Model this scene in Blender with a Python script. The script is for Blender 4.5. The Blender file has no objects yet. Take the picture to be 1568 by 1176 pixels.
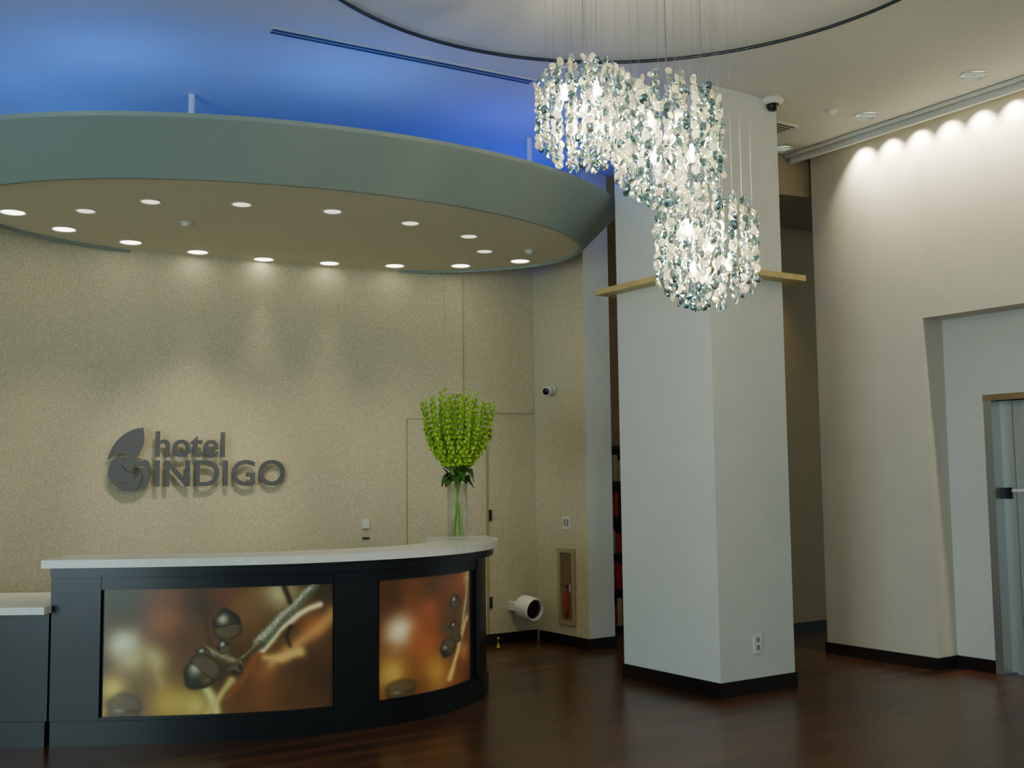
import bpy, bmesh, math, random
from mathutils import Vector, Matrix, noise
random.seed(7)
S=bpy.context.scene
COL=S.collection
D1=Vector((.552,-.834)); D2=Vector((.834,.552))
def lin(c):
    return tuple([(x/255/12.92 if x/255<=.04045 else ((x/255+.055)/1.055)**2.4) for x in c])+(1,)
# ------------------------------------------------ materials
def mat(name,c,rough=.5,metal=0,var=0,scale=8,bump=0,bscale=40,emit=None,es=0,trans=0,spec=None,ior=None):
    m=bpy.data.materials.new(name); m.use_nodes=True
    nt=m.node_tree; b=nt.nodes['Principled BSDF']
    b.inputs['Base Color'].default_value=lin(c); b.inputs['Roughness'].default_value=rough
    b.inputs['Metallic'].default_value=metal
    if trans: b.inputs['Transmission Weight'].default_value=trans
    if ior: b.inputs['IOR'].default_value=ior
    if spec is not None: b.inputs['Specular IOR Level'].default_value=spec
    if emit:
        b.inputs['Emission Color'].default_value=lin(emit); b.inputs['Emission Strength'].default_value=es
    tc=nt.nodes.new('ShaderNodeTexCoord')
    if var:
        n=nt.nodes.new('ShaderNodeTexNoise'); n.inputs['Scale'].default_value=scale; n.inputs['Detail'].default_value=3
        nt.links.new(tc.outputs['Object'],n.inputs['Vector'])
        r=nt.nodes.new('ShaderNodeValToRGB')
        r.color_ramp.elements[0].position=.35; r.color_ramp.elements[1].position=.65
        r.color_ramp.elements[0].color=lin([x*(1-var) for x in c]); r.color_ramp.elements[1].color=lin([min(255,x*(1+var)) for x in c])
        nt.links.new(n.outputs['Fac'],r.inputs['Fac']); nt.links.new(r.outputs['Color'],b.inputs['Base Color'])
    if bump:
        n=nt.nodes.new('ShaderNodeTexNoise'); n.inputs['Scale'].default_value=bscale; n.inputs['Detail'].default_value=2
        nt.links.new(tc.outputs['Object'],n.inputs['Vector'])
        bp=nt.nodes.new('ShaderNodeBump'); bp.inputs['Strength'].default_value=bump; bp.inputs['Distance'].default_value=.01
        nt.links.new(n.outputs['Fac'],bp.inputs['Height']); nt.links.new(bp.outputs['Normal'],b.inputs['Normal'])
    return m
M_paper=mat('stipple_wallpaper',(202,194,163),.75,var=.06,scale=60,bump=.5,bscale=75)
M_wall=mat('wall_paint',(210,205,190),.7,var=.01,scale=3,bump=.08,bscale=120)
M_colp=mat('column_paint',(212,215,210),.65,var=.01,scale=3,bump=.08,bscale=120)
M_ceil=mat('ceiling_paint',(204,205,200),.8)
M_soff=mat('soffit_paint',(224,217,192),.7)
M_fasc=mat('fascia_paint',(140,155,149),.45)
M_base=mat('baseboard_dark',(28,22,20),.35)
M_desk=mat('ebonised_wood',(9,14,16),.32,var=.12,scale=6)
M_stone=mat('white_stone',(234,236,228),.25,var=.02,scale=20)
M_steel=mat('brushed_steel',(180,182,178),.34,metal=.85)
M_steeld=mat('dark_steel',(70,74,76),.35,metal=.8)  # a darker steel, for hinges, louvres and the indicator panel
M_sign=mat('sign_metal',(96,100,106),.7,metal=0,spec=.25)
M_white=mat('white_plastic',(225,225,218),.4)
M_black=mat('black_plastic',(14,14,16),.3)
M_beige=mat('beige_metal',(176,160,120),.45)
M_wood=mat('ledge_wood',(200,176,118),.45,var=.05)
M_lit=mat('lamp_lens',(255,250,225),.4,emit=(255,246,215),es=8)
M_litd=mat('lamp_lens_dim',(230,225,205),.4,emit=(255,244,215),es=1.6)
M_brass=mat('brass',(170,140,70),.3,metal=1)
M_red=mat('red_books',(170,30,30),.5)
M_leaf=mat('bell_green',(164,202,54),.5,var=.15,scale=30)
M_leafd=mat('leaf_dark_green',(60,105,34),.5,var=.2,scale=20)
M_stem=mat('stem_green',(150,180,90),.5)
M_wire=mat('wire',(150,150,145),.4,metal=.8)
M_track=mat('track_metal',(55,62,70),.4,metal=.6)
M_slot=mat('slot_dark',(60,65,72),.6)
def thin_glass():
    m=bpy.data.materials.new('clear_glass'); m.use_nodes=True; nt=m.node_tree; nt.nodes.clear()
    out=nt.nodes.new('ShaderNodeOutputMaterial'); t=nt.nodes.new('ShaderNodeBsdfTransparent'); t.inputs[0].default_value=(.96,.985,.97,1)
    g=nt.nodes.new('ShaderNodeBsdfGlossy'); g.inputs['Roughness'].default_value=.04
    lw=nt.nodes.new('ShaderNodeLayerWeight'); lw.inputs['Blend'].default_value=.3
    mm=nt.nodes.new('ShaderNodeMath'); mm.operation='MULTIPLY'; mm.inputs[1].default_value=.45
    nt.links.new(lw.outputs['Facing'],mm.inputs[0])
    x=nt.nodes.new('ShaderNodeMixShader'); nt.links.new(mm.outputs[0],x.inputs[0]); nt.links.new(t.outputs[0],x.inputs[1]); nt.links.new(g.outputs[0],x.inputs[2]); nt.links.new(x.outputs[0],out.inputs[0]); return m
M_glass=thin_glass()
def floor_mat():
    m=bpy.data.materials.new('dark_wood_floor'); m.use_nodes=True; nt=m.node_tree; b=nt.nodes['Principled BSDF']
    tc=nt.nodes.new('ShaderNodeTexCoord'); mp=nt.nodes.new('ShaderNodeMapping'); mp.inputs['Rotation'].default_value=(0,0,math.radians(-33.5))
    nt.links.new(tc.outputs['Object'],mp.inputs['Vector'])
    br=nt.nodes.new('ShaderNodeTexBrick'); br.inputs['Scale'].default_value=1
    br.inputs['Brick Width'].default_value=1.4; br.inputs['Row Height'].default_value=.12; br.inputs['Mortar Size'].default_value=.003
    br.inputs['Color1'].default_value=lin((98,60,38)); br.inputs['Color2'].default_value=lin((62,38,25)); br.inputs['Mortar'].default_value=lin((20,13,9))
    nt.links.new(mp.outputs['Vector'],br.inputs['Vector'])
    mp2=nt.nodes.new('ShaderNodeMapping'); mp2.inputs['Scale'].default_value=(1.5,22,1); nt.links.new(mp.outputs['Vector'],mp2.inputs['Vector'])
    n=nt.nodes.new('ShaderNodeTexNoise'); n.inputs['Scale'].default_value=2; n.inputs['Detail'].default_value=5; nt.links.new(mp2.outputs['Vector'],n.inputs['Vector'])
    mx=nt.nodes.new('ShaderNodeMixRGB'); mx.blend_type='MULTIPLY'; mx.inputs['Fac'].default_value=.65
    nt.links.new(br.outputs['Color'],mx.inputs[1]); nt.links.new(n.outputs['Fac'],mx.inputs[2]); nt.links.new(mx.outputs[0],b.inputs['Base Color'])
    b.inputs['Roughness'].default_value=.28
    return m
M_floor=floor_mat()
# ------------------------------------------------ mesh helpers
def obj(name,verts,faces,mats,parent=None,smooth=False,fm=None):
    me=bpy.data.meshes.new(name); me.from_pydata([tuple(v) for v in verts],[],faces)
    for m in (mats if isinstance(mats,list) else [mats]): me.materials.append(m)
    if fm:
        for p,i in zip(me.polygons,fm): p.material_index=i
    bm=bmesh.new(); bm.from_mesh(me); bmesh.ops.recalc_face_normals(bm,faces=bm.faces); bm.to_mesh(me); bm.free()
    if smooth:
        for p in me.polygons: p.use_smooth=True
    o=bpy.data.objects.new(name,me); COL.objects.link(o)
    if parent: o.parent=parent
    return o
def empty(name,loc=(0,0,0)):
    o=bpy.data.objects.new(name,None); COL.objects.link(o); o.location=loc; o.empty_display_size=.1; 
    bpy.context.view_layer.update(); return o
class MB:
    def __init__(s): s.v=[]; s.f=[]; s.m=[]
    def add(s,v,f,mi=0):
        k=len(s.v); s.v+= [tuple(x) for x in v]; s.f+=[tuple(i+k for i in q) for q in f]; s.m+=[mi]*len(f)
    def prism(s,poly,z0,z1,mi=0):
        n=len(poly); v=[(p[0],p[1],z0) for p in poly]+[(p[0],p[1],z1) for p in poly]
        f=[tuple(range(n))[::-1],tuple(range(n,2*n))]+[(i,(i+1)%n,n+(i+1)%n,n+i) for i in range(n)]
        s.add(v,f,mi)
    def frame_box(s,o,ax,ay,az,mi=0):
        o=Vector(o);ax=Vector(ax);ay=Vector(ay);az=Vector(az)
        v=[o,o+ax,o+ax+ay,o+ay,o+az,o+ax+az,o+ax+ay+az,o+ay+az]
        s.add(v,[(0,3,2,1),(4,5,6,7),(0,1,5,4),(1,2,6,5),(2,3,7,6),(3,0,4,7)],mi)
    def band(s,pa,pb,z0,z1,mi=0):
        n=len(pa); v=[]
        for a,b in zip(pa,pb): v+=[(a[0],a[1],z0),(a[0],a[1],z1),(b[0],b[1],z1),(b[0],b[1],z0)]
        f=[]
        for i in range(n-1):
            k=4*i
            for j in range(4): f.append((k+j,k+4+j,k+4+(j+1)%4,k+(j+1)%4))
        f.append((0,1,2,3)); f.append((4*n-1,4*n-2,4*n-3,4*n-4)); s.add(v,f,mi)
    def lathe(s,prof,c=(0,0,0),seg=24,axis=None,mi=0):
        q=Vector((0,0,1)).rotation_difference(Vector(axis)) if axis else None
        v=[];f=[];n=len(prof)
        for i in range(seg):
            a=2*math.pi*i/seg
            for r,z in prof:
                p=Vector((r*math.cos(a),r*math.sin(a),z))
                if q: p=q@p
                v.append(p+Vector(c))
        for i in range(seg):
            for j in range(n-1):
                a=i*n+j;b=((i+1)%seg)*n+j
                f.append((a,b,b+1,a+1))
        s.add(v,f,mi)
        if prof[0][0]>1e-3: s.f.append(tuple(len(s.v)-seg*n+i*n for i in range(seg))); s.m.append(mi)
        if prof[-1][0]>1e-3: s.f.append(tuple(len(s.v)-seg*n+i*n+n-1 for i in range(seg))[::-1]); s.m.append(mi)
    def tube(s,pts,r,seg=6,mi=0):
        pts=[Vector(p) for p in pts]; n=len(pts); v=[];f=[]
        for i,p in enumerate(pts):
            t=(pts[min(i+1,n-1)]-pts[max(i-1,0)]).normalized()
            u=t.cross(Vector((0.13,.97,.2))).normalized(); w=t.cross(u)
            rr=r[i] if isinstance(r,(list,tuple)) else r
            for j in range(seg):
                a=2*math.pi*j/seg; v.append(p+(u*math.cos(a)+w*math.sin(a))*rr)
        for i in range(n-1):
            for j in range(seg): f.append((i*seg+j,i*seg+(j+1)%seg,(i+1)*seg+(j+1)%seg,(i+1)*seg+j))
        f.append(tuple(range(seg))); f.append(tuple((n-1)*seg+j for j in range(seg)))
        s.add(v,f,mi)
    def make(s,name,mats,parent=None,smooth=False): return obj(name,s.v,s.f,mats,parent,smooth,s.m)
def smoothpath(P,n=12):
    P=[Vector(p) for p in P]; out=[]
    E=[2*P[0]-P[1]]+P+[2*P[-1]-P[-2]]
    for i in range(1,len(E)-2):
        for k in range(n):
            t=k/n; a,b,c,d=E[i-1],E[i],E[i+1],E[i+2]
            out.append(.5*((2*b)+(-a+c)*t+(2*a-5*b+4*c-d)*t*t+(-a+3*b-3*c+d)*t**3))
    out.append(P[-1]); return out
def offset(P,d):
    out=[];n=len(P)
    for i in range(n):
        t=(P[min(i+1,n-1)]-P[max(i-1,0)]).normalized(); out.append(P[i]+Vector((-t.y,t.x))*d)
    return out
def subpath(P,x0,x1,n=20):
    def at(x):
        for a,b in zip(P,P[1:]):
            if a.x<=x<=b.x: return a.lerp(b,(x-a.x)/(b.x-a.x+1e-9))
        return P[-1].copy()
    return [at(x0+(x1-x0)*i/n) for i in range(n+1)]
def autosmooth(o,ang=40):
    me=o.data
    for p in me.polygons: p.use_smooth=True
    bm=bmesh.new(); bm.from_mesh(me)
    for e in bm.edges:
        if len(e.link_faces)==2 and e.calc_face_angle(0)>math.radians(ang): e.smooth=False
    bm.to_mesh(me); bm.free(); return o
H=4.6
# ------------------------------------------------ room shell
b=MB(); b.frame_box((-8,-5,-.1),(17,0,0),(0,18,0),(0,0,.1)); b.make('floor',M_floor)
b=MB(); b.frame_box((-8,-5,H),(17,0,0),(0,18,0),(0,0,.15)); b.make('ceiling',M_ceil)
WP=smoothpath([(-6.2,4.6),(-5.6,6.2),(-4.85,7.7),(-4.25,8.65),(-3.62,9.34),(-2.8,9.85),(-2.0,10.26),(-1.2,10.58),(-.35,10.86),(.22,11.22)],10)
b=MB(); b.band(WP,offset(WP,.15),0,H-.002); autosmooth(b.make('wall_reception',M_paper))
b=MB(); b.band(offset(WP,-.015),offset(WP,-.001),0,.1); b.make('baseboard_reception',M_base)
Q=Vector((.70,10.5))
b=MB(); b.prism([Q,Q+D2*.31,Q+D2*.31-D1*.92,Q-D1*.92],.0,H-.002); o=b.make('wall_pier',[M_colp,M_paper])
for p in o.data.polygons:
    if p.normal.x<-.5: p.material_index=1
b=MB(); e=.015
b.prism([Q-D2*e+D1*e,Q+D2*(.31+e)+D1*e,Q+D2*(.31+e)-D1*.9,Q-D2*e-D1*.80],0,.1); b.make('baseboard_pier',M_base)
b=MB(); b.prism([(.1,12.4),(2.4,12.4),(2.4,12.55),(.1,12.55)],0,H-.002); b.make('wall_back',mat('tan_paint',(170,145,105),.7))
pa=Vector((2.4,11.13))
b=MB(); b.prism([pa,pa+D2*2.6,pa+D2*2.6-D1*.15,pa-D1*1.5],0,H-.002); b.make('wall_passage',mat('passage_paint',(170,146,104),.7))
b=MB(); b.prism([pa+D1*.015,pa+D2*2.6+D1*.015,pa+D2*2.6,pa],0,.1); b.make('baseboard_passage',M_base)
R0=Vector((2.84,10.14)); th=.26
def rw(s,t=0): return R0+D1*s+D2*t
b=MB(); b.prism([(1.75,9.7),rw(-.02,-.0),rw(-.02,1.2),(4.5,12.3),(2.45,11.1)],4.22,H-.002); b.make('ceiling_passage_bulkhead',mat('bulkhead_paint',(130,120,98),.7))
b=MB(); b.prism([rw(0),rw(1.15),rw(1.15,th),rw(0,th)],0,H-.002); b.prism([rw(1.15),rw(9),rw(9,th),rw(1.15,th)],2.92,H-.002)
b.prism([rw(4.2),rw(9),rw(9,th),rw(4.2,th)],0,2.92)
b.make('wall_right',M_wall)
b=MB(); b.prism([rw(0,-.015),rw(1.165,-.015),rw(1.165,th),rw(1.15,th),rw(1.15,0),rw(0,0)],0,.1)
b.prism([rw(-.015,-.015),rw(0,-.015),rw(0,th),rw(-.015,th)],0,.1)
b.prism([rw(1.15,th-.015),rw(1.5,th-.015),rw(1.5,th),rw(1.15,th)],0,.1); b.make('baseboard_right',M_base)
e0,e1,eh=1.56,2.7,2.2
b=MB(); b.prism([rw(1.0,th),rw(e0,th),rw(e0,th+.2),rw(1.0,th+.2)],0,H-.1); b.prism([rw(e0,th),rw(e1,th),rw(e1,th+.2),rw(e0,th+.2)],eh,H-.1)
b.prism([rw(e1,th),rw(5,th),rw(5,th+.2),rw(e1,th+.2)],0,H-.1); b.make('wall_alcove',M_colp)
E=empty('elevator_door')
b=MB()
for s0,s1 in((e0-.05,e0+.02),(e1-.02,e1+.05)): b.prism([rw(s0,th-.02),rw(s1,th-.02),rw(s1,th+.14),rw(s0,th+.14)],0,eh)
b.make('frame',M_steel,E)
b=MB(); b.prism([rw(e0-.05,th-.025),rw(e1+.05,th-.025),rw(e1+.05,th+.14),rw(e0-.05,th+.14)],eh,eh+.05); b.make('head_trim',mat('bronze_trim',(170,148,108),.35,metal=.7),E)
b=MB()
b.prism([rw(e0+.02,th+.1),rw(e0+.12,th+.1),rw(e0+.12,th+.13),rw(e0+.02,th+.13)],0.01,eh)
b.prism([rw(e0+.125,th+.12),rw((e0+e1)/2-.002,th+.12),rw((e0+e1)/2-.002,th+.15),rw(e0+.125,th+.15)],0.01,eh)
b.prism([rw((e0+e1)/2+.002,th+.12),rw(e1-.02,th+.12),rw(e1-.02,th+.15),rw((e0+e1)/2+.002,th+.15)],0.01,eh)
b.make('door_panels',mat('elevator_steel',(192,196,192),.42,metal=.7),E)
b=MB(); b.prism([rw(e0+.03,th+.08),rw(e0+.10,th+.08),rw(e0+.10,th+.099),rw(e0+.03,th+.099)],1.40,1.49); b.make('lock_plate',M_black,E)
b=MB(); b.prism([rw(e0+.10,th+.085),rw(e0+.5,th+.085),rw(e0+.5,th+.099),rw(e0+.10,th+.099)],1.455,1.48); b.make('white_bar',M_white,E)  # thin white bar beside the lock plate
b=MB(); b.prism([rw(e0+.33,th-.02),rw(e0+.75,th-.02),rw(e0+.75,th-.001),rw(e0+.33,th-.001)],2.36,2.50); b.make('elevator_indicator_panel',M_steeld)
b=MB(); b.prism([rw(-.1,-.22),rw(9,-.22),rw(9,-.19),rw(-.1,-.19)],H-.08,H-.002); b.prism([rw(-.1,-.27),rw(9,-.27),rw(9,-.25),rw(-.1,-.25)],H-.03,H-.002); 
b.prism([rw(-.14,-.27),rw(-.1,-.27),rw(-.1,0),rw(-.14,0)],H-.07,H-.002); b.make('trim_1',M_colp)
W=empty('wall_washer_lights')
def spot(name,loc,target,e,col,ang,blend=.6,r=.04,parent=None):
    l=bpy.data.lights.new(name,'SPOT'); l.energy=e; l.color=col; l.spot_size=math.radians(ang); l.spot_blend=blend; l.shadow_soft_size=r
    o=bpy.data.objects.new(name,l); COL.objects.link(o); o.location=loc
    o.rotation_euler=(Vector(target)-Vector(loc)).to_track_quat('-Z','Y').to_euler()
    if parent: o.parent=parent
    return o
WARM=(1,.88,.62)
b=MB()
k=0; s=.62
while s<5.5:
    p=rw(s,-.12); b.lathe([(.03,.0),(.04,.03)],(p.x,p.y,H-.035),12)
    q=rw(s,0.0); spot('washer_lamp_%d'%k,(p.x,p.y,H-.045),(q.x,q.y,4.36),74,(1,.91,.64),98,.9,.03,W); s+=.29; k+=1
b.make('lamp_housings',M_white,W)
# ------------------------------------------------ column
C=Vector((1.49,8.13)); cl,cr=1.10,.78
def box2(c,l,r,g): return [c+D1*g-D2*g, c+D1*g+D2*(r+g), c-D1*(l+g)+D2*(r+g), c-D1*(l+g)-D2*g]
b=MB(); b.prism(box2(C,cl,cr,0),0,H-.002); b.make('column',M_colp)
b=MB(); b.prism(box2(C,cl,cr,.012),0,.11); b.make('baseboard_column',M_base)
b=MB(); b.prism(box2(C,cl,cr,.13),3.13,3.175); b.make('trim_column_ledge',M_wood)
def plate(name,o2,d,n,z,w,h,kind='outlet'):
    P=empty(name); o2=Vector(o2); b=MB()
    def bx(b,u0,u1,z0,z1,t): b.prism([o2+d*u0+n*.0005,o2+d*u1+n*.0005,o2+d*u1+n*t,o2+d*u0+n*t],z+z0,z+z1)
    bx(b,-w/2,w/2,-h/2,h/2,.008); b.make('plate',M_white,P)
    b=MB()
    if kind=='outlet':
        bx(b,-.016,.016,.012,.045,.011); bx(b,-.016,.016,-.045,-.012,.011)
    elif kind=='double':
        bx(b,-w*.32,-w*.08,-.035,.035,.013); bx(b,w*.08,w*.32,-.035,.035,.013)
    b.make('insert',mat('grey_insert',(150,150,146),.4),P)
plate('power_outlet',C+D2*.384,D2,D1,.36,.085,.14)
plate('light_switch',Q-D1*.33,D1,-D2,1.18,.12,.12,'double')
# ------------------------------------------------ reception sign
wd=Vector((.866,.5)); wn=Vector((.5,-.866)); A=Vector((-3.47,9.40))+wn*.02
def sg(s,z,t=0): p=A+wd*s+wn*t; return Vector((p.x,p.y,z))
SG=empty('wall_sign')
def text(body,s0,s1,z0,z1,name,bold):
    cu=bpy.data.curves.new(name,'FONT'); cu.body=body; cu.extrude=.02; cu.offset=bold; cu.space_character=1.02; cu.resolution_u=6
    t=bpy.data.objects.new(name+'_t',cu); COL.objects.link(t); bpy.context.view_layer.update()
    me=bpy.data.meshes.new_from_object(t.evaluated_get(bpy.context.evaluated_depsgraph_get())); bpy.data.objects.remove(t)
    xs=[v.co.x for v in me.vertices]; ys=[v.co.y for v in me.vertices]; x0,x1,y0,y1=min(xs),max(xs),min(ys),max(ys)
    for v in me.vertices:
        c=v.co.copy(); v.co=sg(s0+(c.x-x0)/(x1-x0)*(s1-s0), z0+(c.y-y0)/(y1-y0)*(z1-z0), .02 if c.z>0 else .0)
    me.materials.clear(); me.materials.append(M_sign)
    o=bpy.data.objects.new(name,me); COL.objects.link(o); o.parent=SG
text('hotel',.395,1.0,1.835,2.06,'letters_hotel',.016)
text('INDIGO',.392,1.56,1.575,1.81,'letters_name',.012)
def ic(x,y): return ((x-160)*.00513, 1.56+(750-y)*.0056)
def flat(b,poly,t0,t1):
    v=[sg(s,z,t0) for s,z in poly]+[sg(s,z,t1) for s,z in poly]; n=len(poly)
    b.add(v,[tuple(range(n)),tuple(range(n,2*n))[::-1]]+[(i,(i+1)%n,n+(i+1)%n,n+i) for i in range(n)])
b=MB()
leaf=smoothpath([(216,655),(198,659),(180,670),(167,686),(161,704),(172,697),(186,696),(199,701),(211,694),(218,677),(216,655)],5)[:-1]
flat(b,[ic(*p) for p in leaf],0,.02)
cx,cy=206,722
KR=[(0,25),(45,27),(90,29),(135,38),(170,45),(198,43),(222,30),(250,20),(285,20),(325,24),(360,25)]
def RO(th):
    d=math.degrees(th)%360
    for (a,r),(a2,r2) in zip(KR,KR[1:]):
        if a<=d<=a2:
            t=(d-a)/(a2-a); t=t*t*(3-2*t); return r+(r2-r)*t
def spir(a0,off):
    out=[]
    for i in range(11):
        t=i/10; th=a0+1.25*t; R_=RO(th); r=7+(R_-7)*t; out.append((r,th+off/r))
    return out
for k in range(5):
    a0=.35+k*2*math.pi/5; a1=a0+2*math.pi/5
    p=spir(a0,.9); q=spir(a1,-.9); t0,t1=p[-1][1],q[-1][1]
    arc=[(RO(t0+(t1-t0)*i/12),t0+(t1-t0)*i/12) for i in range(1,12)]
    poly=p+arc+q[::-1]
    flat(b,[ic(cx+r*math.cos(t),cy+r*math.sin(t)) for r,t in poly],0,.02)
b.make('leaf_emblem',M_sign,SG)
# ------------------------------------------------ canopy
cc=Vector((-1.73,8.91)); ea,eb=2.55,1.485; an=math.radians(27)
def ell(t,g):
    x=(ea+g)*math.cos(t); y=(eb+g)*math.sin(t); return (cc.x+x*math.cos(an)-y*math.sin(an), cc.y+x*math.sin(an)+y*math.cos(an))
CP=empty('ceiling_canopy')
rings=[(-.03,3.66),(-.03,3.635),(.0,3.635),(.015,3.65),(.32,3.955),(.325,3.985),(.30,3.985),(.06,3.80)]
n=96; v=[];f=[];fm=[]
for g,z in rings:
    for i in range(n): x,y=ell(2*math.pi*i/n,g); v.append((x,y,z))
for r in range(len(rings)-1):
    for i in range(n): f.append((r*n+i,r*n+(i+1)%n,(r+1)*n+(i+1)%n,(r+1)*n+i)); fm.append(1)
f.append(tuple(range(n))); fm.append(0); f.append(tuple((len(rings)-1)*n+i for i in range(n))); fm.append(2)
autosmooth(obj('canopy_shell',v,f,[M_soff,M_fasc,M_ceil],CP,fm=fm),30)
b=MB()
for x,y in((-2.45,8.26),(.18,9.45),(-1.2,9.9)): b.lathe([(.026,3.80),(.026,H-.001)],(x,y,0),12)
b.make('suspension_rods',M_white,CP)
back=[(-3.755,8.14),(-3.60,8.71),(-3.24,9.22),(-2.79,9.65),(-2.28,10.0),(-1.71,10.22),(-1.11,10.38),(-.48,10.42),(.09,10.23)]
front=[(-3.2,8.13),(-2.63,7.88),(-1.99,7.99),(-1.356,8.235),(-.80,8.65),(-.35,9.15),(-.234,9.77)]
bt=MB();bl=MB();bd=MB()
for i,(x,y) in enumerate(back+front):
    R=.085 if i<len(back) else .065
    bt.lathe([(R,-.001),(R+.012,-.006),(R+.014,-.001),(R,-.001)],(x,y,3.66),24)
    (bl if i<len(back) else bd).lathe([(R,-.0015),(R*.6,-.004),(.0001,-.005)],(x,y,3.66),24)
bt.make('downlight_rings',M_white,CP); bl.make('downlight_lenses',M_lit,CP); bd.make('downlight_lenses_dim',M_litd,CP)
for i,(x,y) in enumerate(back):
    spot('downlight_%d'%i,(x,y,3.64),(x+.22,y-.42,0),52,WARM,46,1,.09,CP)
for i,(x,y) in enumerate(front[:6]): spot('downlight_f%d'%i,(x,y,3.64),(x,y,0),9,WARM,80,1,.05,CP)
for i,(x,y,tx,ty,tz,e,a_) in enumerate([(-1.99,7.99,-2.85,9.78,1.65,125,46),(-1.356,8.235,-1.8,10.3,1.5,70,48),(-2.63,7.88,-3.8,9.1,1.4,55,50),(-.80,8.65,-.7,10.7,1.4,40,52)]):
    spot('added_accent_%d'%i,(x,y,3.63),(tx,ty,tz),e,WARM,a_,1,.06,CP)  # extra spots added at the front downlights to even out the wall light
def sprinkler(x,y,z):
    b=MB(); b.lathe([(.05,0),(.05,-.006),(.03,-.012),(.03,-.03),(.012,-.035),(.0001,-.04)],(x,y,z),20); b.make('sprinkler_head',M_white,smooth=False)
sprinkler(-2.56,8.52,3.659); sprinkler(.17,9.74,3.659); sprinkler(2.66,8.82,H-.001)
def area(name,loc,tgt,e,col,sx,sy,parent=None):
    l=bpy.data.lights.new(name,'AREA'); l.shape='RECTANGLE'; l.size=sx; l.size_y=sy; l.energy=e; l.color=col
    o=bpy.data.objects.new(name,l); COL.objects.link(o); o.location=loc; o.rotation_euler=(Vector(tgt)-Vector(loc)).to_track_quat('-Z','Y').to_euler()
    if parent: o.parent=parent
    return o
for i in range(8):
    x,y=ell(i*math.pi/4,-.25); area('blue_cove_%d'%i,(x,y,3.86),(x,y,5),[5.5,6,5,3.5,4,6.5,6.5,6][i],(0,.05,1) if i in(0,1,2,7) else (0,.17,.95),.7,.2,CP)
b=MB()
for k in range(24):
    t0=2*math.pi*k/24; t1=2*math.pi*(k+.8)/24
    b.tube([(*ell(t0,-.1),3.82),(*ell(t1,-.1),3.82)],.013,8)
b.make('blue_tubes',mat('blue_tube',(30,60,255),.4,emit=(10,50,255),es=3),CP)
# ------------------------------------------------ ceiling items
b=MB(); N=96
rc=Vector((.74,5.65)); ring=[(rc.x+2*math.cos(2*math.pi*i/N),rc.y+2*math.sin(2*math.pi*i/N),H-.02) for i in range(N+1)]
b.tube(ring,.012,8); b.make('ceiling_ring_track',M_track,smooth=True)
g0=Vector((-1.56,7.0)); gd=Vector((.866,.5)); gn=Vector((-.5,.866)); b=MB()
L=2.05
b.prism([g0,g0+gd*L,g0+gd*L+gn*.11,g0+gn*.11],H-.008,H-.001,0)
for o_ in (.018,.062): b.prism([g0+gn*o_+gd*.02,g0+gd*(L-.02)+gn*o_,g0+gd*(L-.02)+gn*(o_+.03),g0+gn*(o_+.03)+gd*.02],H-.010,H-.0085,1)
b.make('slot_diffuser_vent',[M_ceil,M_slot])
for x,y in((3.51,8.04),(2.99,8.94),(2.5,9.85)):
    P=empty('recessed_downlight',(0,0,0)); b=MB(); b.lathe([(.085,-.001),(.1,-.008),(.105,-.001),(.085,-.001)],(x,y,H),28); b.make('ring',M_white,P)
    b=MB(); b.lathe([(.085,-.002),(.0001,-.003)],(x,y,H),28); 
    b.make('lens',mat('lens_pale',(200,205,185),.3,emit=(220,235,200),es=1.6),P)
    b=MB()
    for k in range(-2,3): b.frame_box((x-.08,y+k*.03-.002,H-.009),(.16,0,0),(0,.004,0),(0,0,.006))
    b.make('louvre',M_steeld,P)
P=empty('security_camera_dome'); b=MB(); b.lathe([(.085,0),(.085,-.03),(.06,-.05),(.0001,-.05)],(2.1,8.5,H-.001),28); b.make('housing',M_white,P,True)
b=MB(); b.lathe([(.05,-.045),(.045,-.08),(.03,-.1),(.0001,-.105)],(2.1,8.5,H-.001),24); b.make('dome',M_black,P,True)
b=MB(); vc=Vector((2.28,9.05)); b.prism([vc,vc+D2*.25,vc+D2*.25-D1*.25,vc-D1*.25],H-.012,H-.001,0)
for k in range(5): b.prism([vc-D1*(.03+.045*k)+D2*.02,vc-D1*(.03+.045*k)+D2*.23,vc-D1*(.05+.045*k)+D2*.23,vc-D1*(.05+.045*k)+D2*.02],H-.016,H-.0125,1)
b.make('air_vent',[M_white,M_slot])
# ------------------------------------------------ chandelier
def crystal(name,col,tl,rough,al):
    m=bpy.data.materials.new(name); m.use_nodes=True; nt=m.node_tree; nt.nodes.clear()
    out=nt.nodes.new('ShaderNodeOutputMaterial')
    g=nt.nodes.new('ShaderNodeBsdfGlossy'); g.inputs['Roughness'].default_value=rough; g.inputs['Color'].default_value=(*[min(1,c*1.05) for c in col],1)
    t=nt.nodes.new('ShaderNodeBsdfTranslucent'); t.inputs['Color'].default_value=(*col,1)
    x=nt.nodes.new('ShaderNodeMixShader'); x.inputs[0].default_value=tl
    tr=nt.nodes.new('ShaderNodeBsdfTransparent'); x2=nt.nodes.new('ShaderNodeMixShader'); x2.inputs[0].default_value=al
    nt.links.new(g.outputs[0],x.inputs[1]); nt.links.new(t.outputs[0],x.inputs[2])
    nt.links.new(x.outputs[0],x2.inputs[1]); nt.links.new(tr.outputs[0],x2.inputs[2]); nt.links.new(x2.outputs[0],out.inputs[0]); return m
M_cry=[crystal('crystal_highlight',(1,.94,.74),.42,.05,.28),crystal('crystal_mirror',(.78,.86,.86),.02,.05,.15),crystal('crystal_shade',(.30,.46,.50),.05,.05,.15)]  # cream highlights and teal-grey shading of the glass are put into the disc colours
CH=empty('chandelier'); wires=MB()
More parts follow.
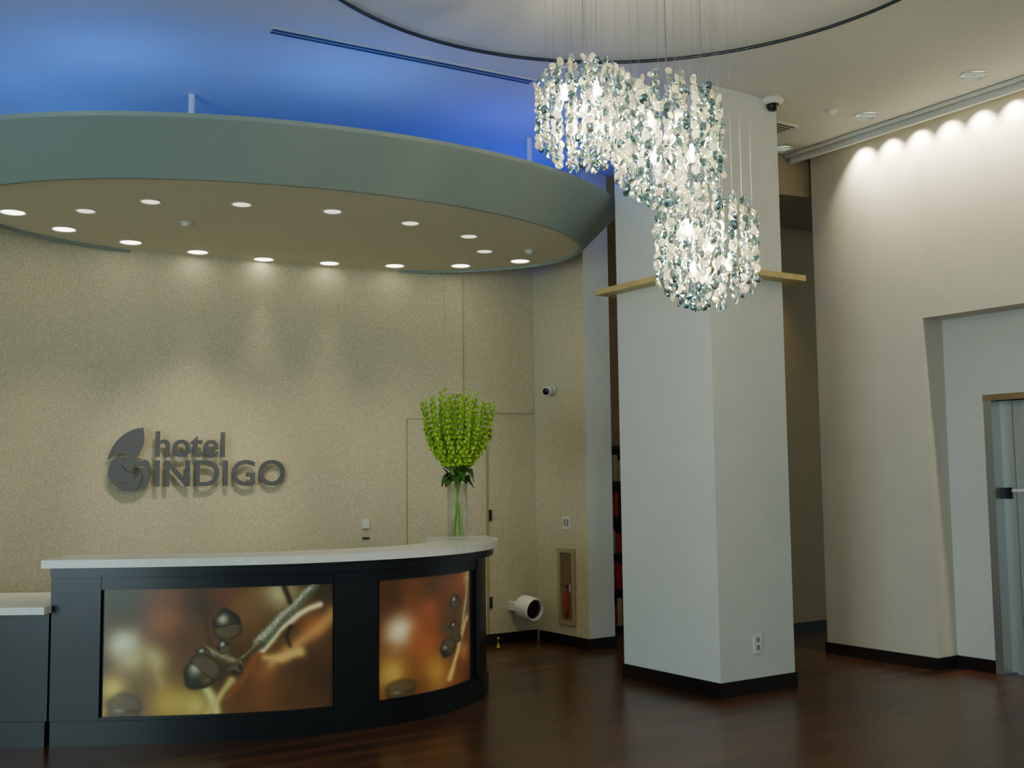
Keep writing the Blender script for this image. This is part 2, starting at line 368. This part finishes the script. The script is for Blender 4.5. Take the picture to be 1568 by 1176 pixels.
for ci,(X,Y,Z,R0_,HH) in enumerate([(.425,6.0,3.64,.265,.68),(.845,5.7,3.385,.28,.77),(1.07,5.9,2.84,.27,.71)]):
    b=MB()
    for rad,ns in((R0_,19),(R0_*.82,14),(R0_*.58,9),(R0_*.3,5)):
        for k in range(ns):
            a=2*math.pi*(k+.2*random.random())/ns+rad*9
            hh=HH*math.sqrt(1-(rad/(R0_*1.2))**2)*random.uniform(.97,1.02)
            x=X+rad*math.cos(a); y=Y+rad*math.sin(a); zt=Z+hh/2; tw=random.random()*6
            m_=int(hh/.045)
            wires.tube([(x,y,zt-hh),(x,y,zt)],.0008,3)
            if k%4==0: wires.tube([(x,y,zt),(x,y,H-.001)],.0008,3)
            for q in range(m_):
                z=zt-hh*(q+.5)/m_; yaw=tw+q*.75+random.uniform(-.3,.3); tilt=random.uniform(-.6,.6)
                ax=Vector((math.cos(yaw)*math.cos(tilt),math.sin(yaw)*math.cos(tilt),math.sin(tilt)))
                u=ax.cross(Vector((0,0,1))).normalized(); w=ax.cross(u)
                rot=random.uniform(-.5,.5); u,w=u*math.cos(rot)+w*math.sin(rot),w*math.cos(rot)-u*math.sin(rot)
                c=Vector((x,y,z))+u*random.uniform(-.012,.012); ra=random.uniform(.024,.030); rb=ra*random.uniform(.7,.88)
                # faceted lens: rim, inner facet ring, apex on both sides
                vv=[];S_=8
                for sgn in(-1,1):
                    for j in range(S_):
                        t=2*math.pi*j/S_; vv.append(c+u*rb*math.cos(t)+w*ra*math.sin(t)+ax*.001*sgn)
                for sgn in(-1,1):
                    for j in range(S_):
                        t=2*math.pi*(j+.5)/S_; vv.append(c+(u*rb*math.cos(t)+w*ra*math.sin(t))*.55+ax*.008*sgn)
                vv+= [c-ax*.011,c+ax*.011]
                ff=[]
                for j in range(S_):
                    j2=(j+1)%S_; jm=(j-1)%S_
                    ff.append((j,j2,S_+j2,S_+j))
                    ff.append((j2,j,2*S_+j)); ff.append((j,2*S_+jm,2*S_+j)); ff.append((2*S_+j,2*S_+jm,4*S_))
                    ff.append((S_+j,S_+j2,3*S_+j)); ff.append((S_+j,3*S_+j,3*S_+jm)); ff.append((3*S_+jm,3*S_+j,4*S_+1))
                rr=random.random()
                b.add(vv,ff,0 if rr<.40 else (1 if rr<.74 else 2))
    b.make('crystal_cluster_%d'%(ci+1),M_cry,CH)
    b=MB()
    for dx,dy,dz in((0,-.04,.0),(.12,-.03,-.09),(-.11,-.04,.1),(-.08,-.1,-.12),(.07,.0,.13)):
        pr=[(.0001,-.035)]+[(.031*math.sin(t),-.035*math.cos(t)) for t in(.5,1,1.5,2,2.5)]+[(.01,.035),(.01,.06)]
        b.lathe(pr,(X+dx,Y+dy,Z+dz),14)
        l=bpy.data.lights.new('cluster_lamp','POINT'); l.energy=8; l.color=(1,.91,.68); l.shadow_soft_size=.04
        o=bpy.data.objects.new('cluster_lamp_%d'%ci,l); COL.objects.link(o); o.location=(X+dx,Y+dy,Z+dz-.05); o.parent=CH
    b.make('bulbs_%d'%(ci+1),mat('bulb_glow_%d'%ci,(255,240,200),.3,emit=(255,240,195),es=100),CH,True)
    hp=[(X+R0_*math.cos(2*math.pi*i/32),Y+R0_*math.sin(2*math.pi*i/32),Z+HH*.27) for i in range(33)]; wires.tube(hp,.002,5)
    wires.tube([(X,Y,Z),(X,Y,H-.001)],.002,6)
wires.make('suspension_wires',M_wire,CH)
# ------------------------------------------------ reception desk
DP=smoothpath([(-2.92,6.84),(-2.5,6.845),(-2.1,6.87),(-1.65,6.93),(-1.27,7.04),(-.78,7.32),(-.42,7.68),(-.21,8.1),(-.13,8.5),(-.14,8.9),(-.24,9.25)],10)
DK=empty('reception_desk')
b=MB(); b.band(DP,offset(DP,.5),1.09,1.14); o=autosmooth(b.make('countertop',M_stone,DK),35)
b=MB(); b.band(offset(DP,.04)[1:-1],offset(DP,.42)[1:-1],1.03,1.089)
b.band(offset(DP,.13)[1:-1],offset(DP,.38)[1:-1],0.0,1.03)
b.band(offset(DP,.085)[1:-1],offset(DP,.14)[1:-1],0.0,.145)
b.band(offset(DP,.105)[1:-1],offset(DP,.14)[1:-1],.145,.165)
b.band(offset(DP,.105)[1:-1],offset(DP,.14)[1:-1],.945,1.03)
PO=offset(DP,.1)
def pil(x0,x1):
    b.band(subpath(PO,x0,x1,6),subpath(offset(DP,.14),x0,x1,6),.145,1.03)
pil(-2.89,-2.585); pil(-1.17,-.905)
iR=[i for i,p in enumerate(DP) if p.y>8.2 and p.y<8.75]
b.band([PO[i] for i in iR],[offset(DP,.14)[i] for i in iR],.145,1.03)
b.frame_box((-2.9,6.95,0),(.12,0,0),(0,.45,0),(0,0,1.03))
autosmooth(b.make('desk_body',M_desk,DK),35)
b=MB(); b.frame_box((-4.75,6.83,.81),(1.86,0,0),(0,.95,0),(0,0,.045)); b.make('low_countertop',M_stone,DK)
b=MB(); b.frame_box((-4.7,6.93,0),(1.8,0,0),(0,.06,0),(0,0,.81)); b.frame_box((-4.7,6.9,0),(1.8,0,0),(0,.03,0),(0,0,.15)); b.frame_box((-4.6,6.99,.6),(.3,0,0),(0,.7,0),(0,0,.2)); b.make('low_body',M_desk,DK)
def seg(px,py,a,bb):
    dx,dy=bb[0]-a[0],bb[1]-a[1]; t=max(0,min(1,((px-a[0])*dx+(py-a[1])*dy)/(dx*dx+dy*dy))); return math.hypot(px-a[0]-t*dx,py-a[1]-t*dy),t
def mix(c,d,t): t=max(0,min(1,t)); return [c[i]+(d[i]-c[i])*t for i in range(3)]
def G(d,s): return math.exp(-(d/s)**2)
def sgm(d,w,s): return 1/(1+math.exp(max(-40,min(40,(d-w)/s))))
def twig(c,x,y,pts,w0,w1,k,soft=1.5,al=1,hl=None):
    best=(1e9,0); n=len(pts)-1
    for i in range(n):
        d,t=seg(x,y,pts[i],pts[i+1])
        if d<best[0]: best=(d,(i+t)/n)
    d,t=best; w=w0+(w1-w0)*t
    if hl:
        off,_=seg(x+w*.35,y+w*.35,pts[min(n-1,int(t*n))],pts[min(n-1,int(t*n))+1]); k=mix(k,hl,G(off,w*.6))
        k=[z*(.88+.24*noise.noise(Vector((x*.25,y*.25,2)))) for z in k]
    return mix(c,k,al*sgm(d,w,soft))
def acorn(c,x,y,X,Y,r,ang=-1.2,soft=.8,lum=1):
    u=((x-X)*math.cos(ang)+(y-Y)*math.sin(ang))/r; w=(-(x-X)*math.sin(ang)+(y-Y)*math.cos(ang))/r
    if abs(u)>2 or abs(w)>2: return c
    tip=max(0,-u-.6); d=math.hypot(u*(1-.22*tip),w*(1+.5*tip))*r
    nut=mix([46,44,32],[166,168,140],.95*G(math.hypot(x-X+r*.3,y-Y+r*.35),r*.42)); nut=mix(nut,[128,94,50],.6*G(math.hypot(x-X-r*.45,y-Y-r*.45),r*.4))
    nut=mix(nut,[22,19,12],.6*G(d-r,r*.2))
    out=mix(c,nut,sgm(d,r,soft))
    cd=math.hypot((u-.45)*1.25,w*.92)*r
    tx=.5+.5*math.sin(w*r*1.1+u*r*.9)*math.sin(w*r*1.1-u*r*.9); cap=mix([56,48,30],[130,118,82],tx*.7); cap=mix(cap,[34,28,18],.6*G(cd-r,r*.2))
    if u>.2: out=mix(out,cap,sgm(cd,r,soft))
    if abs(u-.2)<.3 and d<r: out=mix(out,[26,20,12],.3*G(u-.17,.06))
    return [z*lum+c[i]*(1-lum) for i,z in enumerate(out)]
def art1(x,y):
    x+=2*noise.noise(Vector((x*.05,y*.05,1))); y+=2*noise.noise(Vector((x*.05,y*.05,5)))
    nz=noise.noise(Vector((x*.012,y*.012,3))); c=mix([60,46,26],[106,72,38],.5+nz)
    for (X,Y,s,k,a) in [(250,950,40,[142,88,52],.85),(188,985,24,[206,218,188],1),(200,1008,24,[180,182,120],.8),(238,1012,20,[166,154,90],.7),(172,1055,24,[210,188,88],.95),(165,1090,18,[186,146,60],.8),(262,1080,38,[182,156,68],.9),
        (180,915,35,[50,52,32],.9),(310,925,30,[60,48,28],.8),(425,908,28,[170,166,118],.95),(490,1050,55,[60,42,26],.95),(400,1070,40,[112,68,36],.85),(478,965,22,[152,90,44],.8),(375,930,30,[112,88,48],.7),(288,985,28,[80,56,32],.8),(495,915,22,[50,42,26],.8),(400,1035,22,[144,90,44],.6),(335,900,26,[100,56,34],.7),(300,1085,24,[204,188,98],.8),(450,1080,30,[76,50,28],.8),(225,1040,18,[114,98,48],.6)]:
        c=mix(c,k,a*G(math.hypot(x-X,(y-Y)),s))
    c=twig(c,x,y,[(232,1000),(246,1050)],7,4,[196,190,120],5,.5)
    c=twig(c,x,y,[(300,905),(312,950),(322,1000)],4,5,[60,48,26],3,.8)
    c=twig(c,x,y,[(512,948),(480,975),(440,1000),(412,1024)],10,5,[200,146,80],4,.85)
    c=twig(c,x,y,[(455,1006),(430,1015),(402,1012)],8,3,[216,184,100],2.5,.9)
    c=twig(c,x,y,[(402,990),(378,1030),(350,1072)],7,4,[134,74,38],2.5,.8)
    c=twig(c,x,y,[(488,930),(455,945),(425,970),(400,1000)],4,4,[228,218,168],1.4)
    c=twig(c,x,y,[(482,898),(455,925),(425,955),(394,990)],7,10,[96,102,78],1.3,1,[178,180,150])
    c=twig(c,x,y,[(432,898),(437,912),(441,925)],4,3,[44,36,20],1.2)
    c=twig(c,x,y,[(395,990),(376,1006),(350,1030)],5,4,[70,60,36],1.3,1,[130,118,80])
    c=twig(c,x,y,[(442,965),(436,980),(442,996)],3,2,[46,36,20],1.2)
    c=twig(c,x,y,[(310,1050),(322,1072),(330,1098)],6,5,[196,198,120],2)
    c=twig(c,x,y,[(352,1046),(336,1070),(316,1098)],5,4,[180,170,96],2)
    c=twig(c,x,y,[(346,975),(348,995),(345,1015)],6,6,[74,66,42],1.5,1,[130,118,80])
    c=twig(c,x,y,[(316,998),(338,1008),(366,1022)],8,7,[84,74,46],1.5,1,[150,138,96])
    c=acorn(c,x,y,340,992,10,1.2); c=acorn(c,x,y,360,1028,9,-2.3); c=acorn(c,x,y,308,1002,9,.6)
    c=acorn(c,x,y,344,956,21,1.4); c=acorn(c,x,y,305,1034,25,-.9); c=acorn(c,x,y,190,1092,24,-1.5,3,.8)
    return c
def art2(x,y):
    x+=2*noise.noise(Vector((x*.07,y*.05,1)))
    c=[84,50,28]; nz=noise.noise(Vector((x*.02,y*.014,9))); c=mix(c,[130,72,40],.5+nz)
    for (X,Y,s,k,a) in [(600,962,18,[226,220,178],1),(590,1030,22,[200,164,78],.9),(632,985,22,[158,84,44],.8),(640,900,26,[68,52,30],.8),(590,900,20,[60,44,26],.8),(648,1040,24,[190,146,64],.85),(712,890,10,[200,162,80],.8),(704,1015,12,[184,124,58],.8),(640,935,16,[164,84,52],.7),(708,950,12,[134,106,64],.7),(625,1060,18,[112,72,36],.8)]:
        c=mix(c,k,a*G(math.hypot((x-X),(y-Y)*.7),s))
    c=twig(c,x,y,[(716,880),(710,930),(700,975)],3,4,[150,142,100],1.2,1,[206,200,156])
    c=twig(c,x,y,[(712,960),(696,990),(686,1020),(672,1055)],3,4,[222,196,116],1.4)
    c=twig(c,x,y,[(684,935),(679,960),(676,985)],3,4,[70,58,34],1.2)
    c=twig(c,x,y,[(660,965),(675,975),(690,985)],5,5,[80,66,40],1.4)
    c=acorn(c,x,y,684,926,10,1.4); c=acorn(c,x,y,680,968,7,1); c=acorn(c,x,y,668,1004,13,-1.1); c=acorn(c,x,y,691,992,6,-2.4); c=acorn(c,x,y,600,1062,17,-1.5,2,.8)
    return c
def art_mat():
    m=bpy.data.materials.new('printed_graphic'); m.use_nodes=True; nt=m.node_tree; b_=nt.nodes['Principled BSDF']; at=nt.nodes.new('ShaderNodeAttribute'); at.attribute_name='Col'
    nt.links.new(at.outputs['Color'],b_.inputs['Base Color']); b_.inputs['Roughness'].default_value=.3
    nt.links.new(at.outputs['Color'],b_.inputs['Emission Color']); b_.inputs['Emission Strength'].default_value=.3  # print also emits its own colours, a faint glow added to brighten it
    return m
M_art=art_mat()
def panel(name,x0,x1,fn,px0,px1,nx,ny):
    P=subpath(offset(DP,.125),x0,x1,60)
    L=[0]
    for a,c in zip(P,P[1:]): L.append(L[-1]+(c-a).length)
    v=[];cols=[];f=[]
    for i in range(nx+1):
        l=L[-1]*i/nx; j=max(k for k in range(len(L)) if L[k]<=l+1e-9); j=min(j,len(P)-2)
        p=P[j].lerp(P[j+1],(l-L[j])/(L[j+1]-L[j]))
        for q in range(ny+1):
            t=q/ny; v.append((p.x,p.y,.165+.78*(1-t)))
            fx=i/nx
            cols.append(lin([max(0,min(255,z)) for z in fn(px0+(px1-px0)*fx,898+t*200 if fn is art1 else 878+t*190)]))
    for i in range(nx):
        for q in range(ny): f.append((i*(ny+1)+q,(i+1)*(ny+1)+q,(i+1)*(ny+1)+q+1,i*(ny+1)+q+1))
    me=bpy.data.meshes.new(name); me.from_pydata(v,[],f); me.materials.append(M_art)
    ca=me.color_attributes.new('Col','FLOAT_COLOR','POINT')
    for i,c_ in enumerate(cols): ca.data[i].color=c_
    o=bpy.data.objects.new(name,me); COL.objects.link(o); o.parent=DK
panel('graphic_panel_1',-2.57,-1.18,art1,158,510,400,224)
panel('graphic_panel_2',-.90,-.33,art2,575,720,200,224)
# ------------------------------------------------ vase with flowers
VX,VY,VZ=-.44,8.66,1.141
FV=empty('flower_vase'); b=MB()
b.lathe([(.0001,0),(.078,0),(.082,.01),(.08,.2),(.083,.44),(.079,.44),(.075,.2),(.074,.02),(.0001,.02)],(VX,VY,VZ),32); b.make('glass_vase',M_glass,FV,True)
b=MB();bb=MB();bl=MB()
for k in range(50):
    a=2*math.pi*k*.618; sp=math.sqrt((k+.5)/50); R=.30*sp; top=.47+.70-.15*sp*sp+random.uniform(-.05,.03)
    p0=Vector((VX-.05*math.cos(a),VY-.05*math.sin(a),VZ+.03)); pm=Vector((VX+.03*math.cos(a),VY+.03*math.sin(a),VZ+.48)); p2=Vector((VX+(R*.8)*math.cos(a),VY+(R*.8)*math.sin(a),VZ+.75)); p3=Vector((VX+R*1.05*math.cos(a),VY+R*1.05*math.sin(a),VZ+top))
    P=smoothpath([p0,pm,p2,p3],8); b.tube(P[(0 if k%3==0 else 7):],.0035,5)
    for q in range(11,len(P)):
        c=P[q]; t=(P[q]-P[q-1]).normalized(); fr=(q-11)/(len(P)-11); sz=.030*(1-.5*fr)
        u=t.cross(Vector((1,.2,0))).normalized(); w=t.cross(u)
        for sub in range(4):
            g=sub*math.pi/2+q*.8+random.random()*.5; d=(u*math.cos(g)+w*math.sin(g)); d=(d+t*.35).normalized(); cc0=c+t*random.uniform(-.006,.006)
            e1_=d.cross(t).normalized(); e2_=d.cross(e1_); S_=6; vv=[cc0+d*.003]
            for j in range(S_):
                z_=2*math.pi*j/S_; vv.append(cc0+d*sz*.9+(e1_*math.cos(z_)+e2_*math.sin(z_))*sz*.62*(1.1 if j%2 else .9))
            vv.append(cc0+d*sz*.45)
            bb.add(vv,[(0,1+j,1+(j+1)%S_) for j in range(S_)]+[(1+(j+1)%S_,1+j,S_+1) for j in range(S_)])
for k in range(14):
    a=2*math.pi*k/14+.2; ln=random.uniform(.10,.16); up=random.uniform(-.03,.06); c=Vector((VX,VY,VZ+.455)); d=Vector((math.cos(a),math.sin(a),0)); s_=Vector((-d.y,d.x,0)); vv=[];ff=[]
    for i in range(7):
        t=i/6; w_=.055*math.sin(math.pi*min(1,t*.95+.05)); cp=c+d*(.02+ln*t)+Vector((0,0,up*math.sin(t*2.5)+.06*math.sin(math.pi*t)-.03*t)); vv+=[cp-s_*w_,cp+Vector((0,0,-.012)),cp+s_*w_]
    for i in range(6):
        for j in(0,1): ff.append((i*3+j,i*3+j+1,i*3+j+4,i*3+j+3))
    bl.add(vv,ff)
b.make('stems',M_stem,FV); bb.make('bell_flowers',M_leaf,FV); bl.make('collar_leaves',M_leafd,FV,True)
b=MB()
for k in range(90):
    a=random.random()*6.28; r=random.random()*.13; z=VZ+.48+random.random()*.26; r*= .5+ (z-VZ-.5)*3
    d=Vector((math.cos(a),math.sin(a),.9)).normalized(); s_=Vector((-math.sin(a),math.cos(a),0)); c=Vector((VX+r*math.cos(a),VY+r*math.sin(a),z))
    b.add([c,c+d*.04-s_*.02,c+d*.09,c+d*.04+s_*.02],[(0,1,2,3)])
b.make('inner_leaves',M_leafd,FV)
# ------------------------------------------------ wall fixtures
DR=empty('door_1'); dpts=subpath(WP,-1.02,-.27,10)
b=MB(); b.band(offset(dpts,-.006),offset(dpts,-.0005),.1,2.2); b.make('door_leaf',M_paper,DR)
b=MB()
for x0,x1,z0,z1 in((-1.032,-1.027,.1,2.205),(-.265,-.25,.1,2.3),(-1.032,-.25,2.203,2.209)):
    q=subpath(WP,x0,x1,6); b.band(offset(q,-.01),offset(q,-.0005),z0,z1)
b.make('door_reveal',M_beige,DR)
b=MB(); q=subpath(WP,-.25,-.225,2)
for z in(.35,1.2,2.0): b.band(offset(q,-.02),offset(q,-.001),z,z+.11)
b.make('hinges',M_steeld,DR)
q=subpath(WP,-.25,.17,6); b=MB(); b.band(offset(q,-.03),offset(q,-.0005),2.27,2.31); b.make('trim_2',M_paper)
q=subpath(WP,-.66,-.49,4); b=MB(); b.band(offset(q,-.02),offset(q,-.0005),2.45,3.63); b.make('reflection_strip',M_paper)  # raised strip standing in for a band of reflected light on the wall
T=empty('thermostat'); q=subpath(WP,-1.44,-1.375,2); b=MB(); b.band(offset(q,-.02),offset(q,-.001),1.16,1.24); b.make('body',M_white,T)
b=MB(); b.band(offset(q,-.014),offset(q,-.001),1.06,1.075); b.make('base_strip',M_steeld,T)
F=empty('fire_extinguisher_cabinet'); n_=-D2
def pf(s,t): return Q-D1*s+n_*t
b=MB(); s0,s1,z0,z1=.2,.47,.2,.93; w_=.04
b.prism([pf(s0,.001),pf(s1,.001),pf(s1,.02),pf(s0,.02)],z0,z0+w_); b.prism([pf(s0,.001),pf(s1,.001),pf(s1,.02),pf(s0,.02)],z1-w_,z1)
b.prism([pf(s0,.001),pf(s0+w_,.001),pf(s0+w_,.02),pf(s0,.02)],z0+w_,z1-w_); b.prism([pf(s1-w_,.001),pf(s1,.001),pf(s1,.02),pf(s1-w_,.02)],z0+w_,z1-w_); b.make('frame',M_beige,F)
b=MB(); b.prism([pf(s0+w_,.001),pf(s1-w_,.001),pf(s1-w_,.006),pf(s0+w_,.006)],z0+w_,z1-w_); b.make('door_glass',mat('cabinet_glass',(120,104,74),.12),F)
b=MB(); c=pf(.335,.008); b.lathe([(.0001,.27),(.02,.28),(.022,.31),(.022,.5),(.01,.54),(.01,.57),(.018,.57),(.018,.59),(.0001,.59)],(c.x,c.y,0),16); b.make('extinguisher',M_red,F,True)
b=MB(); c=pf(.25,.03); b.frame_box((c.x-.01,c.y-.01,.52),(.015,0,0),(0,.015,0),(0,0,.07)); b.make('latch',M_steel,F)
P=empty('security_camera'); c=pf(.51,.0); cz=2.49; b=MB(); nn=Vector((n_.x,n_.y,0))
b.lathe([(.05,.001),(.05,.03),(.03,.04),(.02,.06)],(c.x,c.y,cz),20,axis=nn); ax=(nn+Vector((.35,-.5,-.25))).normalized()
b.lathe([(.03,0),(.045,.02),(.045,.1),(.0001,.1)],(c.x+nn.x*.05,c.y+nn.y*.05,cz),20,axis=ax); b.make('housing',M_white,P,True)
b=MB(); b.lathe([(.034,.1),(.034,.108),(.0001,.112)],(c.x+nn.x*.05,c.y+nn.y*.05,cz),20,axis=ax); b.make('lens',M_black,P)
P=empty('wall_fan_housing'); ax=Vector((.62,-.72,-.12)).normalized(); c=Vector((.06,10.93,.37)); b=MB()
b.lathe([(.06,0),(.1,.015),(.115,.05),(.115,.2),(.105,.215),(.09,.2),(.085,.1),(.0001,.1)],c,28,axis=ax); autosmooth(b.make('housing',M_white,P))
b=MB(); b.lathe([(.086,.19),(.05,.2),(.0001,.205)],c,24,axis=ax); b.make('grille',M_black,P)
b=MB(); b.frame_box((.0,10.9,.32),(.06,.04,0),(-.08,.16,0),(0,0,.08)); b.make('bracket',M_white,P)
b=MB(); b.lathe([(.03,0),(.03,.02),(.012,.03),(.012,.09),(.02,.1),(.0001,.11)],(-.16,10.62,0),16); b.make('door_stop',M_brass,smooth=True)
B=empty('bookcase'); b=MB(); x0,x1,y0,y1=.98,2.1,11.75,12.1
b.frame_box((x0,y0,0),(.03,0,0),(0,y1-y0,0),(0,0,1.95)); b.frame_box((x1-.03,y0,0),(.03,0,0),(0,y1-y0,0),(0,0,1.95)); b.frame_box((x0,y1-.02,0),(x1-x0,0,0),(0,.02,0),(0,0,1.95))
for k in range(6): b.frame_box((x0,y0,.02+k*.38),(x1-x0,0,0),(0,y1-y0,0),(0,0,.03))
b.make('shelves',M_desk,B); b=MB()
for k in range(5):
    x=x0+.05
    while x<x1-.08:
        w=random.uniform(.03,.06); h=random.uniform(.2,.29); b.frame_box((x,y0+.03,.052+k*.38),(w,0,0),(0,.2,0),(0,0,h),random.choice([0,0,1,2])); x+=w+.004
b.make('books',[M_red,M_black,M_beige],B)
# ------------------------------------------------ daylight from the street side
world=bpy.data.worlds.new('world'); S.world=world; world.use_nodes=True
bg=world.node_tree.nodes['Background']; bg.inputs['Color'].default_value=(.68,.9,1,1); bg.inputs['Strength'].default_value=.48
area('daylight_storefront',(-5.5,-1,2.0),(2,9,1.6),265,(.70,.94,1),4,3)
spot('passage_fill',(2.7,11.0,4.15),(3.0,11.4,0),38,(1,.8,.5),60,1,.1)  # added spot without a fixture, kept narrow so the upper passage stays dark
# ------------------------------------------------ camera
cam=bpy.data.cameras.new('camera'); co=bpy.data.objects.new('camera',cam); COL.objects.link(co)
cam.sensor_width=36; cam.lens=1680/1568*36; cam.clip_end=100
co.matrix_world=Matrix.Translation((0,0,1.6))@Matrix.Rotation(math.radians(95),4,'X')@Matrix.Rotation(-.012,4,'Z')
S.camera=co
